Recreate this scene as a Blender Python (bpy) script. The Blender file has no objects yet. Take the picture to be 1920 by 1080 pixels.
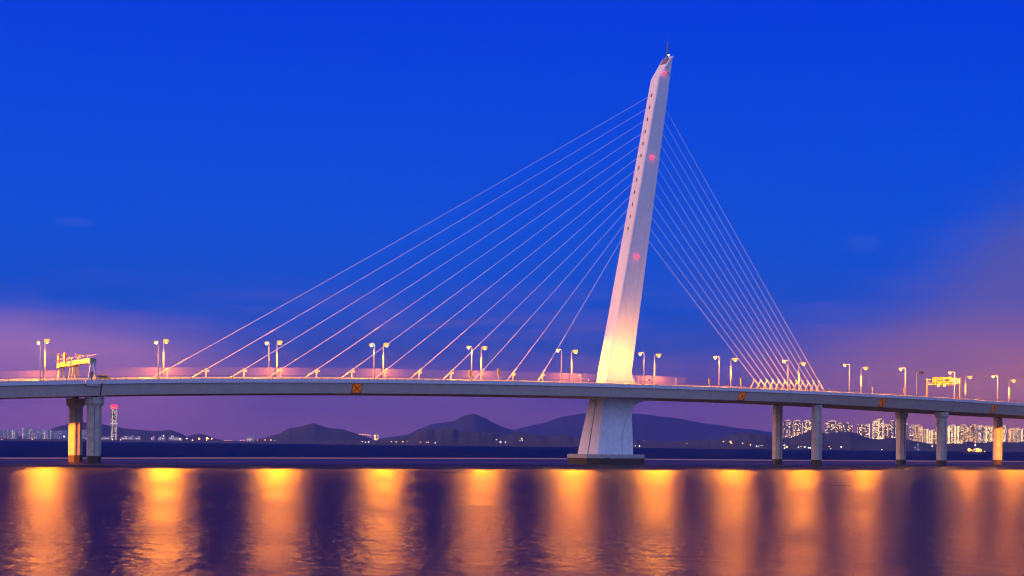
import bpy, math, random
from mathutils import Vector, Matrix, noise
R = math.radians
random.seed(7)
sc = bpy.context.scene
COL = sc.collection

# ------------------------------------------------------------------ camera
CAM_H, FPX, HY, PHI = 7.1, 3000.0, 832.0, 0.0112
cd = bpy.data.cameras.new('camera'); cam = bpy.data.objects.new('camera', cd); COL.objects.link(cam)
cd.sensor_width = 36; cd.lens = 36 * FPX / 1920; cd.shift_y = (HY - 540) / 1920
cd.clip_start = 1; cd.clip_end = 120000
cam.matrix_world = Matrix.Translation((0, 0, CAM_H)) @ Matrix.Rotation(R(90), 4, 'X') @ Matrix.Rotation(PHI, 4, 'Z')
sc.camera = cam

def azel(px, py):            # direction of a point of the far shore as seen from the viewpoint
    a, b = px - 960, py - HY
    return (a * math.cos(PHI) + b * math.sin(PHI)) / FPX, (a * math.sin(PHI) - b * math.cos(PHI)) / FPX
def far(px, py, d):          # a place at distance d
    u, w = azel(px, py)
    return Vector((u * d, d, CAM_H + w * d))

# ------------------------------------------------------------------ object helpers
def tag(o, label=None, cat=None, group=None, kind=None):
    if label: o['label'] = label
    if cat: o['category'] = cat
    if group: o['group'] = group
    if kind: o['kind'] = kind
    return o
def empty(name, loc=(0, 0, 0), rz=0.0):
    o = bpy.data.objects.new(name, None); COL.objects.link(o)
    o.location = loc; o.rotation_euler = (0, 0, rz); o.empty_display_size = .5
    return o
class MB:
    def __init__(s): s.v = []; s.f = []
    def add(s, vs, fs):
        n = len(s.v); s.v += [tuple(v) for v in vs]; s.f += [[i + n for i in f] for f in fs]; return s
    def hexa(s, p):          # 8 corners: bottom ring 0-3, top ring 4-7
        return s.add(p, [(3, 2, 1, 0), (4, 5, 6, 7), (0, 1, 5, 4), (1, 2, 6, 5), (2, 3, 7, 6), (3, 0, 4, 7)])
    def box(s, c, d, m=None):
        x, y, z = d[0] / 2, d[1] / 2, d[2] / 2
        p = [Vector(q) for q in ((-x, -y, -z), (x, -y, -z), (x, y, -z), (-x, y, -z), (-x, -y, z), (x, -y, z), (x, y, z), (-x, y, z))]
        if m is not None: p = [m @ q for q in p]
        return s.hexa([q + Vector(c) for q in p])
    def bar(s, a, b, w, h=None, up=Vector((0, 0, 1))):
        a, b = Vector(a), Vector(b); h = h or w
        t = (b - a).normalized(); n = t.cross(up)
        if n.length < 1e-4: n = t.cross(Vector((1, 0, 0)))
        n.normalize(); k = n.cross(t).normalized()
        n, k = n * w / 2, k * h / 2
        return s.hexa([a - n - k, a + n - k, a + n + k, a - n + k, b - n - k, b + n - k, b + n + k, b - n + k])
    def tube(s, pts, rad, n=8, cap=True):
        pts = [Vector(p) for p in pts]
        if not isinstance(rad, (list, tuple)): rad = [rad] * len(pts)
        vs = []; fs = []; ref = None
        for i, p in enumerate(pts):
            t = (pts[min(i + 1, len(pts) - 1)] - pts[max(i - 1, 0)]).normalized()
            if ref is None: ref = Vector((0, 0, 1)) if abs(t.z) < .9 else Vector((1, 0, 0))
            a = t.cross(ref).normalized(); b = t.cross(a).normalized()
            for k in range(n):
                q = 2 * math.pi * k / n
                vs.append(p + (a * math.cos(q) + b * math.sin(q)) * rad[i])
        for i in range(len(pts) - 1):
            for k in range(n):
                fs.append((i * n + k, i * n + (k + 1) % n, (i + 1) * n + (k + 1) % n, (i + 1) * n + k))
        if cap: fs += [list(range(n))[::-1], [(len(pts) - 1) * n + k for k in range(n)]]
        return s.add(vs, fs)
    def loft(s, rings, cap=True):
        n = len(rings[0]); vs = [p for r in rings for p in r]; fs = []
        for i in range(len(rings) - 1):
            for k in range(n):
                fs.append((i * n + k, i * n + (k + 1) % n, (i + 1) * n + (k + 1) % n, (i + 1) * n + k))
        if cap: fs += [list(range(n))[::-1], [(len(rings) - 1) * n + k for k in range(n)]]
        return s.add(vs, fs)
    def build(s, name, mat, parent=None, smooth=False, recalc=True):
        me = bpy.data.meshes.new(name); me.from_pydata(s.v, [], s.f)
        import bmesh
        if recalc:
            bm = bmesh.new(); bm.from_mesh(me); bmesh.ops.recalc_face_normals(bm, faces=bm.faces); bm.to_mesh(me); bm.free()
        if mat is not None: me.materials.append(mat)
        if smooth:
            for p in me.polygons: p.use_smooth = True
        o = bpy.data.objects.new(name, me); COL.objects.link(o)
        if parent is not None: o.parent = parent
        return o
def copy_tree(o, parent=None):
    c = o.copy(); COL.objects.link(c); c.parent = parent
    for ch in list(o.children): copy_tree(ch, c)
    return c
ORD = ['first', 'second', 'third', 'fourth', 'fifth', 'sixth', 'seventh', 'eighth', 'ninth', 'tenth', 'eleventh', 'twelfth', 'thirteenth',
       'fourteenth', 'fifteenth', 'sixteenth', 'seventeenth', 'eighteenth', 'nineteenth', 'twentieth']

# ------------------------------------------------------------------ materials
def srgb(r, g, b):
    f = lambda c: (c / 255 / 12.92) if c / 255 <= .04045 else ((c / 255 + .055) / 1.055) ** 2.4
    return (f(r), f(g), f(b), 1)
class NT:
    def __init__(s, nt): s.t = nt
    def n(s, typ, **kw):
        o = s.t.nodes.new(typ)
        for k, v in kw.items(): setattr(o, k, v)
        return o
    def l(s, a, b): s.t.links.new(a, b)
    def math(s, op, a, b=None, c=None, clamp=False):
        o = s.n('ShaderNodeMath', operation=op); o.use_clamp = clamp
        for i, x in enumerate((a, b, c)):
            if x is None: continue
            if isinstance(x, (int, float)): o.inputs[i].default_value = x
            else: s.l(x, o.inputs[i])
        return o.outputs[0]
    def smooth(s, x, a, b):
        o = s.n('ShaderNodeMapRange', interpolation_type='SMOOTHSTEP')
        s.l(x, o.inputs[0]); o.inputs[1].default_value = a; o.inputs[2].default_value = b
        return o.outputs[0]
    def mix(s, f, a, b):
        o = s.n('ShaderNodeMix', data_type='RGBA')
        if isinstance(f, (int, float)): o.inputs[0].default_value = f
        else: s.l(f, o.inputs[0])
        for i, x in ((6, a), (7, b)):
            if isinstance(x, tuple): o.inputs[i].default_value = x
            else: s.l(x, o.inputs[i])
        return o.outputs[2]
def mat(name):
    m = bpy.data.materials.new(name); m.use_nodes = True
    t = NT(m.node_tree); b = m.node_tree.nodes['Principled BSDF']
    return m, t, b
def plain(name, col, rough=.6, metal=0, var=.12, scale=1.5, bump=0):
    m, t, b = mat(name)
    tc = t.n('ShaderNodeTexCoord'); nz = t.n('ShaderNodeTexNoise'); nz.inputs['Scale'].default_value = scale; nz.inputs['Detail'].default_value = 5
    t.l(tc.outputs['Object'], nz.inputs['Vector'])
    lo = tuple(c * (1 - var) for c in col[:3]) + (1,); hi = tuple(min(1, c * (1 + var)) for c in col[:3]) + (1,)
    t.l(t.mix(nz.outputs['Fac'], lo, hi), b.inputs['Base Color'])
    b.inputs['Roughness'].default_value = rough; b.inputs['Metallic'].default_value = metal
    if bump:
        bp = t.n('ShaderNodeBump'); bp.inputs['Strength'].default_value = bump; t.l(nz.outputs['Fac'], bp.inputs['Height']); t.l(bp.outputs[0], b.inputs['Normal'])
    return m
def glow(name, col, strength):
    m, t, b = mat(name)
    b.inputs['Base Color'].default_value = (.3, .3, .3, 1)
    b.inputs['Emission Color'].default_value = col; b.inputs['Emission Strength'].default_value = strength
    return m
def concrete(name, col, stain_z=None, streak=.25, stain=(.035, .026, .022, 1), joint=0):
    # weathered concrete: mottling, vertical rain streaks, tide-mark at the foot (world height)
    m, t, b = mat(name)
    g = t.n('ShaderNodeNewGeometry'); sep = t.n('ShaderNodeSeparateXYZ'); t.l(g.outputs['Position'], sep.inputs[0])
    nz = t.n('ShaderNodeTexNoise'); nz.inputs['Scale'].default_value = .55; nz.inputs['Detail'].default_value = 8; nz.inputs['Roughness'].default_value = .65
    t.l(g.outputs['Position'], nz.inputs['Vector'])
    mp = t.n('ShaderNodeMapping'); mp.inputs['Scale'].default_value = (1.3, 1.3, .05); t.l(g.outputs['Position'], mp.inputs[0])
    st = t.n('ShaderNodeTexNoise'); st.inputs['Scale'].default_value = 1; st.inputs['Detail'].default_value = 4; t.l(mp.outputs[0], st.inputs['Vector'])
    k = .3 if streak < .1 else .5 if streak < .15 else 1.0; lo = tuple(c * (1 - .2 * k) for c in col[:3]) + (1,); hi = tuple(min(1, c * (1 + .12 * k)) for c in col[:3]) + (1,)
    c = t.mix(t.smooth(nz.outputs['Fac'], .3, .7), lo, hi)
    dk = tuple(x * .55 for x in col[:3]) + (1,)
    c = t.mix(t.math('MULTIPLY', t.smooth(st.outputs['Fac'], .56, .75), streak * 2), c, dk)
    if joint:
        jt = t.math('LESS_THAN', t.math('FRACT', t.math('DIVIDE', sep.outputs['Z'], joint)), .035)
        c = t.mix(t.math('MULTIPLY', jt, .14), c, dk)
    if stain_z:
        zz = t.math('ADD', sep.outputs['Z'], t.math('MULTIPLY', nz.outputs['Fac'], .35))
        c = t.mix(t.smooth(zz, stain_z + .3, stain_z + .05), c, stain)
    t.l(c, b.inputs['Base Color']); b.inputs['Roughness'].default_value = .75
    bp = t.n('ShaderNodeBump'); bp.inputs['Strength'].default_value = .15; t.l(nz.outputs['Fac'], bp.inputs['Height']); t.l(bp.outputs[0], b.inputs['Normal'])
    return m

M = {}
M['pylon'] = concrete('pylon_paint', (.72, .70, .66, 1), streak=.09, joint=4.2)
M['pylon_base'] = concrete('pylon_base_paint', (.80, .77, .74, 1), streak=.14)
M['pier'] = concrete('pier_concrete', (.50, .41, .32, 1), stain_z=2.2)
M['cap'] = concrete('pile_cap_concrete', (.46, .41, .36, 1), stain_z=2.35, streak=.35)
M['girder'] = concrete('girder_steel_paint', (.60, .49, .40, 1), streak=.13)
M['parapet'] = concrete('parapet_concrete', (.62, .60, .62, 1), streak=.12)
M['asphalt'] = plain('asphalt', (.05, .05, .052, 1), .85)
M['paint_white'] = plain('white_paint', (.72, .72, .70, 1), .5)
M['rail'] = plain('rail_steel', (.20, .20, .24, 1), .5, .2)
M['guard'] = plain('guardrail_zinc_warm_lit', (.74, .66, .48, 1), .4, .1)  # warm lamplight tint put into the zinc's base colour
M['pole'] = plain('lamp_pole_warm_lit', (.74, .64, .44, 1), .4)  # sodium light painted into the pole colour as cream
M['cable'] = plain('cable_sheath', (.72, .66, .64, 1), .45)
M['dark'] = plain('dark_recess', (.03, .028, .03, 1), .8)
M['mast'] = plain('mast_steel', (.16, .13, .14, 1), .6)
M['joint'] = plain('joint_rubber', (.02, .018, .018, 1), .8)
M['sign_orange'] = plain('sign_orange', (.7, .15, .005, 1), .5, 0, .2, .9)
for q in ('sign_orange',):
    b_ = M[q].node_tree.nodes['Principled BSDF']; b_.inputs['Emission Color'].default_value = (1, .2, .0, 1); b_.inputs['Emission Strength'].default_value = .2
M['sign_red'] = plain('sign_red', (.32, .012, .008, 1), .5)
M['lamplit_yellow'] = plain('lamplit_yellow', (.78, .55, .06, 1), .5)  # yellow of the lamplight painted in, for marker panels and van body
M['gantry'] = plain('gantry_warm_lit', (.30, .25, .17, 1), .45)  # street lamps' yellow cast built into the gantry colour
M['gantry_blue'] = plain('gantry_leg_paint', (.42, .46, .60, 1), .45)
M['sign_back'] = plain('sign_back_aluminium', (.08, .06, .05, 1), .6)
M['rock'] = plain('wet_rock', (.03, .025, .03, 1), .6)
M['hull'] = plain('barge_hull', (.05, .03, .03, 1), .6)
M['house'] = plain('barge_house', (.6, .56, .5, 1), .5)
M['lamp_far'] = glow('sodium_lens_strong', (1, .30, .0, 1), 1.8)
M['lamp_near'] = glow('sodium_lens', (1, .30, .0, 1), 1.6)
M['lamp_hot'] = glow('sodium_bulb', (1, .5, .06, 1), 9)
M['red_glow'] = glow('red_beacon', (1, .01, .04, 1), 1.5)
M['red_hot'] = glow('red_beacon_core', (1, .0, .008, 1), 9)
M['white_glow'] = glow('white_beacon', (.8, .9, 1, 1), 12)
M['flood_glow'] = glow('floodlight_glass', (1, .42, .03, 1), 5)
M['panel_red'] = plain('signal_red', (.55, .02, .01, 1), .5)
M['panel_lit'] = glow('signal_yellow_lit', (1, .6, .05, 1), 2.0)

# added stand-in for traffic light trails: pale sheet one can partly see the sky through
m, t, b = mat('trail_glow_sheet')
for nn in list(m.node_tree.nodes):
    if nn.type == 'BSDF_PRINCIPLED': m.node_tree.nodes.remove(nn)
out = [nn for nn in m.node_tree.nodes if nn.type == 'OUTPUT_MATERIAL'][0]
tr = t.n('ShaderNodeBsdfTransparent'); df = t.n('ShaderNodeBsdfDiffuse'); df.inputs[0].default_value = (.6, .46, .34, 1)
tl = t.n('ShaderNodeBsdfTranslucent'); tl.inputs[0].default_value = (.6, .46, .34, 1)
a1 = t.n('ShaderNodeMixShader'); a1.inputs[0].default_value = .35; t.l(df.outputs[0], a1.inputs[1]); t.l(tl.outputs[0], a1.inputs[2])
a2 = t.n('ShaderNodeMixShader'); a2.inputs[0].default_value = .06; t.l(tr.outputs[0], a2.inputs[1]); t.l(a1.outputs[0], a2.inputs[2]); t.l(a2.outputs[0], out.inputs[0])
M['trail_glow'] = m

# water: wind-rippled, deep blue body
def water_mat(name, rough, body, refl):
    m, t, b = mat(name)
    g = t.n('ShaderNodeNewGeometry'); out = [q for q in m.node_tree.nodes if q.type == 'OUTPUT_MATERIAL'][0]
    m.node_tree.nodes.remove(b)
    h = None
    for scl, amp in ((.08, .6), (.4, .7), (1.3, .35)):
        nz = t.n('ShaderNodeTexNoise'); nz.inputs['Scale'].default_value = scl; nz.inputs['Detail'].default_value = 3; t.l(g.outputs['Position'], nz.inputs['Vector'])
        q = t.math('MULTIPLY', nz.outputs['Fac'], amp)
        h = q if h is None else t.math('ADD', h, q)
    bp = t.n('ShaderNodeBump'); bp.inputs['Strength'].default_value = 1.0; bp.inputs['Distance'].default_value = .32
    t.l(h, bp.inputs['Height'])
    df = t.n('ShaderNodeBsdfDiffuse'); df.inputs[0].default_value = body
    wn = t.n('ShaderNodeTexNoise'); wn.inputs['Scale'].default_value = .022; wn.inputs['Detail'].default_value = 3; t.l(g.outputs['Position'], wn.inputs['Vector'])
    gs = t.n('ShaderNodeBsdfGlossy', distribution='BECKMANN'); gs.inputs['Roughness'].default_value = rough; gs.inputs[0].default_value = (1, 1, 1, 1)
    t.l(t.math('ADD', t.math('MULTIPLY', wn.outputs['Fac'], .26), rough - .13), gs.inputs['Roughness']); t.l(bp.outputs[0], gs.inputs['Normal'])
    mx = t.n('ShaderNodeMixShader'); mx.inputs[0].default_value = refl
    g2 = t.n('ShaderNodeBsdfGlossy', distribution='BECKMANN'); g2.inputs['Roughness'].default_value = .62; g2.inputs[0].default_value = (1, 1, 1, 1)
    t.l(bp.outputs[0], g2.inputs['Normal'])
    gm = t.n('ShaderNodeMixShader'); gm.inputs[0].default_value = .2; t.l(gs.outputs[0], gm.inputs[1]); t.l(g2.outputs[0], gm.inputs[2])
    t.l(df.outputs[0], mx.inputs[1]); t.l(gm.outputs[0], mx.inputs[2]); t.l(mx.outputs[0], out.inputs[0])
    return m
M['water'] = water_mat('rippled_water', .33, (.0010, .0045, .030, 1), .10)
def mud_mat(name, col, rough):
    m, t, b = mat(name)
    g = t.n('ShaderNodeNewGeometry'); nz = t.n('ShaderNodeTexNoise'); nz.inputs['Scale'].default_value = .08; nz.inputs['Detail'].default_value = 6
    t.l(g.outputs['Position'], nz.inputs['Vector'])
    t.l(t.mix(nz.outputs['Fac'], tuple(c * .7 for c in col[:3]) + (1,), tuple(c * 1.3 for c in col[:3]) + (1,)), b.inputs['Base Color'])
    b.inputs['Roughness'].default_value = rough; b.inputs['Specular IOR Level'].default_value = .18
    return m
M['mud'] = mud_mat('wet_mud', (.022, .018, .026, 1), .5)
M['sand'] = mud_mat('wet_sand', (.45, .30, .18, 1), .8)
M['forest'] = plain('forest_hill', (.045, .05, .05, 1), .95, 0, .5, .012)

# tower facade: dark rendered walls, window grid, lit and unlit rooms, lit stair cores
def facade(name, wall, warm, lit, strength):
    m, t, b = mat(name)
    tc = t.n('ShaderNodeTexCoord'); oi = t.n('ShaderNodeObjectInfo')
    sep = t.n('ShaderNodeSeparateXYZ'); t.l(tc.outputs['Object'], sep.inputs[0])
    hx = t.math('DIVIDE', t.math('ADD', sep.outputs['X'], t.math('MULTIPLY', sep.outputs['Y'], 1.37)), 3.6)
    hz = t.math('DIVIDE', sep.outputs['Z'], 4.2)
    fx, fz = t.math('FLOOR', hx), t.math('FLOOR', hz)
    cb = t.n('ShaderNodeCombineXYZ'); t.l(fx, cb.inputs[0]); t.l(fz, cb.inputs[1]); t.l(t.math('MULTIPLY', oi.outputs['Random'], 97.0), cb.inputs[2])
    wn = t.n('ShaderNodeTexWhiteNoise', noise_dimensions='3D'); t.l(cb.outputs[0], wn.inputs[0])
    cb2 = t.n('ShaderNodeCombineXYZ'); t.l(fx, cb2.inputs[0]); t.l(t.math('MULTIPLY', oi.outputs['Random'], 53.0), cb2.inputs[1])
    wc = t.n('ShaderNodeTexWhiteNoise', noise_dimensions='3D'); t.l(cb2.outputs[0], wc.inputs[0])
    on = t.math('GREATER_THAN', t.math('ADD', wn.outputs['Value'], t.math('MULTIPLY', t.math('SUBTRACT', wc.outputs['Value'], .5), .7)), 1 - lit)
    core = t.math('GREATER_THAN', wc.outputs['Value'], .9)
    inx = t.math('MULTIPLY', t.math('GREATER_THAN', t.math('FRACT', hx), .2), t.math('LESS_THAN', t.math('FRACT', hx), .85))
    inz = t.math('MULTIPLY', t.math('GREATER_THAN', t.math('FRACT', hz), .25), t.math('LESS_THAN', t.math('FRACT', hz), .8))
    w = t.math('MULTIPLY', t.math('MAXIMUM', t.math('MULTIPLY', on, inz), core), inx)
    b.inputs['Base Color'].default_value = wall; b.inputs['Roughness'].default_value = .7
    col = t.mix(wn.outputs['Color'], warm, (1, .88, .66, 1)) if False else t.mix(wc.outputs['Value'], warm, (1, .70, .34, 1))
    t.l(col, b.inputs['Emission Color'])
    t.l(t.math('MULTIPLY', w, t.math('MULTIPLY', t.math('ADD', wn.outputs['Value'], .3), strength)), b.inputs['Emission Strength'])
    return m
M['facade_right'] = facade('lit_facade', (.24, .17, .18, 1), (1, .55, .2, 1), .42, 2.6)
M['facade_warm'] = facade('lit_facade_warm', (.36, .22, .12, 1), (1, .45, .09, 1), .48, 3.0)
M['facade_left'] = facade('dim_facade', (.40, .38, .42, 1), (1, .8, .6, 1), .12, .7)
M['facade_tall'] = facade('tall_facade', (.1, .07, .14, 1), (1, .75, .5, 1), .42, 1.6)
M['crown_lit'] = glow('lit_roof_crown', (1, .5, .12, 1), .7)
M['shed_lit'] = glow('lit_shed_front', (1, .85, .55, 1), .6)
M['shore_white'] = glow('shore_lamp_white', (.85, .95, .85, 1), 5)
M['shore_orange'] = glow('shore_lamp_orange', (1, .42, .06, 1), 7)
M['shore_red'] = glow('shore_lamp_red', (1, .05, .08, 1), 2)

# ------------------------------------------------------------------ world: dusk sky
W = bpy.data.worlds.new('World'); sc.world = W; W.use_nodes = True
t = NT(W.node_tree); bg = W.node_tree.nodes['Background']
tc = t.n('ShaderNodeTexCoord'); sep = t.n('ShaderNodeSeparateXYZ'); t.l(tc.outputs['Generated'], sep.inputs[0])
X_, Y_, Z_ = sep.outputs
az = t.math('ARCTAN2', X_, Y_)
ramp = t.n('ShaderNodeValToRGB'); t.l(t.math('MULTIPLY', Z_, 2.0), ramp.inputs[0])
stops = [(0.0, (140, 98, 144)), (.035, (128, 93, 154)), (.075, (110, 88, 166)), (.115, (40, 80, 188)), (.16, (2, 82, 206)), (.26, (0, 82, 220)), (.38, (0, 74, 224)), (.52, (0, 62, 224)), (1.0, (0, 44, 190))]
el = ramp.color_ramp.elements
while len(el) > 1: el.remove(el[-1])
el[0].position = 0; el[0].color = srgb(*stops[0][1])
for p, c in stops[1:]:
    e = el.new(p); e.color = srgb(*c)
col = ramp.outputs[0]
# soft cloud banks: low on the left, higher on the right
mp = t.n('ShaderNodeMapping'); mp.inputs['Scale'].default_value = (5, 5, 16); t.l(tc.outputs['Generated'], mp.inputs[0])
nz = t.n('ShaderNodeTexNoise'); nz.inputs['Scale'].default_value = 1.15; nz.inputs['Detail'].default_value = 5; nz.inputs['Roughness'].default_value = .5; t.l(mp.outputs[0], nz.inputs['Vector'])
wob = t.math('MULTIPLY', t.math('SUBTRACT', nz.outputs['Fac'], .5), .085)
# cloud top as a function of azimuth
top_r = t.math('MULTIPLY', t.math('SUBTRACT', az, .13), .62)
top_l = t.math('MULTIPLY', t.smooth(az, -.12, -.28), .022)
top = t.math('ADD', t.math('MAXIMUM', top_r, 0.0), .04)
cl = t.smooth(t.math('SUBTRACT', t.math('ADD', top, wob), Z_), -.035, .055)
cmask = t.math('MULTIPLY', cl, t.math('ADD', t.math('MULTIPLY', t.smooth(az, .12, .3), .6), .25))
ccol = t.n('ShaderNodeValToRGB'); t.l(t.math('MULTIPLY', Z_, 6.0), ccol.inputs[0])
ce = ccol.color_ramp.elements
ce[0].position = .05; ce[0].color = srgb(165, 100, 130); ce[1].position = .9; ce[1].color = srgb(72, 88, 170)
q = ce.new(.3); q.color = srgb(158, 108, 148); q = ce.new(.55); q.color = srgb(104, 94, 172)
col = t.mix(cmask, col, ccol.outputs[0])
ml = t.math('MULTIPLY', t.smooth(az, -.13, -.24), t.smooth(t.math('SUBTRACT', t.math('ADD', .068, t.math('MULTIPLY', wob, .45)), Z_), -.014, .022))
lcol = t.n('ShaderNodeValToRGB'); t.l(t.math('MULTIPLY', Z_, 10.0), lcol.inputs[0])
lcol.color_ramp.elements[0].position = .1; lcol.color_ramp.elements[0].color = srgb(176, 110, 165); lcol.color_ramp.elements[1].position = .75; lcol.color_ramp.elements[1].color = srgb(188, 134, 192)
col = t.mix(t.math('MULTIPLY', ml, .85), col, lcol.outputs[0])
mw = t.math('MULTIPLY', t.smooth(az, .13, .34), t.smooth(Z_, .085, .02))
col = t.mix(t.math('MULTIPLY', mw, .72), col, srgb(225, 132, 112))
# thin uneven streaks of cloud in the low sky, two small wisps higher up
mp2 = t.n('ShaderNodeMapping'); mp2.inputs['Scale'].default_value = (7, 7, 60); t.l(tc.outputs['Generated'], mp2.inputs[0])
nz2 = t.n('ShaderNodeTexNoise'); nz2.inputs['Scale'].default_value = 1.0; nz2.inputs['Detail'].default_value = 6; nz2.inputs['Roughness'].default_value = .55; nz2.inputs['Distortion'].default_value = .6; t.l(mp2.outputs[0], nz2.inputs['Vector'])
band = t.math('MULTIPLY', t.smooth(Z_, .115, .05), t.smooth(nz2.outputs['Fac'], .42, .72))
col = t.mix(t.math('MULTIPLY', band, .45), col, srgb(142, 100, 158))
dark = t.math('MULTIPLY', t.smooth(Z_, .10, .03), t.smooth(nz2.outputs['Fac'], .5, .28))
col = t.mix(t.math('MULTIPLY', dark, .35), col, srgb(70, 62, 140))
for wa, wz, ww, wh in ((-.268, .1295, .013, .003), (.215, .124, .012, .006)):
    q1 = t.math('DIVIDE', t.math('SUBTRACT', az, wa), ww); q2 = t.math('DIVIDE', t.math('SUBTRACT', Z_, wz), wh)
    r2 = t.math('ADD', t.math('MULTIPLY', q1, q1), t.math('MULTIPLY', q2, q2))
    col = t.mix(t.math('MULTIPLY', t.smooth(t.math('ADD', r2, t.math('MULTIPLY', nz2.outputs['Fac'], 1.5)), 2.1, .3), .16), col, srgb(90, 105, 190))
# the sky behind the viewer: pale twilight, and the afterglow to the left
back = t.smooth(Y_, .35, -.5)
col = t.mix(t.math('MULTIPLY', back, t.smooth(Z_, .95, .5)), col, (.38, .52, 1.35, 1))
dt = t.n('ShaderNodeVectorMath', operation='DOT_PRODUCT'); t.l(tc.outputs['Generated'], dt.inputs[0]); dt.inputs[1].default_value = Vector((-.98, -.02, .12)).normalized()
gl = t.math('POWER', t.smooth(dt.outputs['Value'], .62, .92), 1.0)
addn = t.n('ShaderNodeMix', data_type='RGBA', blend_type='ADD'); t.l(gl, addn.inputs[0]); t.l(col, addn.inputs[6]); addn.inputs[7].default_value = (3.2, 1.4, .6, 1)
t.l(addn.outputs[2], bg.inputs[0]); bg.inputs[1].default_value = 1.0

# low dusk sun, already gone to a broad soft glow
sl = bpy.data.lights.new('sun', 'SUN'); so = bpy.data.objects.new('sun', sl); COL.objects.link(so)
sl.energy = .5; sl.angle = R(40); sl.color = (1, .62, .5)
so.rotation_euler = Vector((.95, .25, -.22)).to_track_quat('-Z', 'Y').to_euler()

# ------------------------------------------------------------------ bridge alignment (plan curve and profile)
def head(s):
    if s < 0: return .523 + s * .002
    q = min(s, 420) / 400; h = .523 - .037 * q + .284 * q * q
    return h if s <= 420 else h - (s - 420) / 400 * .35
DS = .5; S0, S1 = -300, 800
_N = int((S1 - S0) / DS) + 1
_x = [0.0]; _y = [0.0]
for i in range(1, _N):
    a = (head(S0 + i * DS) + head(S0 + (i - 1) * DS)) / 2
    _x.append(_x[-1] + math.cos(a) * DS); _y.append(_y[-1] + math.sin(a) * DS)
_i0 = int(-S0 / DS); _ox, _oy = -134.96 - _x[_i0], 454.63 - _y[_i0]
def P(s, v, z=0.0):
    f = (s - S0) / DS; i = max(0, min(_N - 2, int(f))); f -= i
    h = head(s)
    return Vector((_x[i] + (_x[i + 1] - _x[i]) * f + _ox - math.sin(h) * v, _y[i] + (_y[i + 1] - _y[i]) * f + _oy + math.cos(h) * v, z))
def _zp(q): return -.0132 * q ** 4 + .2291 * q ** 3 - 1.65090 * q ** 2 + 4.9042 * q + 23.3019
def _zd(q): return -.0528 * q ** 3 + .6873 * q ** 2 - 3.3018 * q + 4.9042
def zt(s):
    q = s / 100
    if q < -.1: return _zp(-.1) + _zd(-.1) * (q + .1)
    if q > 4.45: return _zp(4.45) + _zd(4.45) * (q - 4.45)
    return _zp(q)
XF = .03                                  # cross fall: far side higher
VC, VF = 17.4, 36.0
def road(s, v): return zt(s) - .6 + XF * max(0, v)
def bot(s):
    if s < 20: return 4.4
    if s < 290: return 4.3
    return 4.3 + min(1, (s - 290) / 95) * .85
def web_in(s): return 1.5 + (max(0, min(1, (s - 240) / 100)) * 1.1)

def sweep(sec, s0, s1, step=4.0):         # sec(s) -> closed polygon [(v, z)]
    n = max(1, int(math.ceil((s1 - s0) / step)))
    return MB().loft([[P(s0 + (s1 - s0) * i / n, v, z) for v, z in sec(s0 + (s1 - s0) * i / n)] for i in range(n + 1)])

def girder_sec(s):
    t_, b_, w_ = zt(s), bot(s), web_in(s)
    return [(-.95, t_ - 1.0), (-.6, t_ - 1.2), (-.6 + w_, t_ - b_), (34.8 - w_, t_ - b_), (35.4, t_ - .2), (35.75, t_ + .05), (35.75, road(s, 35.75) - .03), (-.95, road(s, 0) - .03)]
def parapet_sec(s):
    t_ = zt(s); return [(-1.25, t_ - 1.05), (-.97, t_ - 1.05), (-.86, t_ - .56), (-.86, t_ - .02), (-.80, t_), (-1.30, t_), (-1.30, t_ - .10), (-1.25, t_ - .12), (-1.25, t_ - .5), (-1.27, t_ - .52), (-1.27, t_ - .6), (-1.25, t_ - .62)]
def parapet_far_sec(s):
    t_ = zt(s) + XF * 36; return [(35.77, t_ - 1.05), (36.1, t_ - 1.05), (36.1, t_), (35.7, t_), (35.7, t_ - .45), (35.77, t_ - .6)]
def road_sec(s): return [(-.85, road(s, 0)), (-.85, road(s, 0) - .02), (35.69, road(s, 35.69) - .02), (35.69, road(s, 35.69))]
def guard_sec(v, z0, z1):
    def f(s):
        r = road(s, v); zm = (z0 + z1) / 2
        return [(v, r + z0), (v - .08, r + z0 + .07), (v - .08, r + zm - .06), (v, r + zm), (v - .08, r + zm + .06), (v - .08, r + z1 - .07), (v, r + z1), (v + .05, r + z1), (v + .05, r + z0)]
    return f

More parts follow.
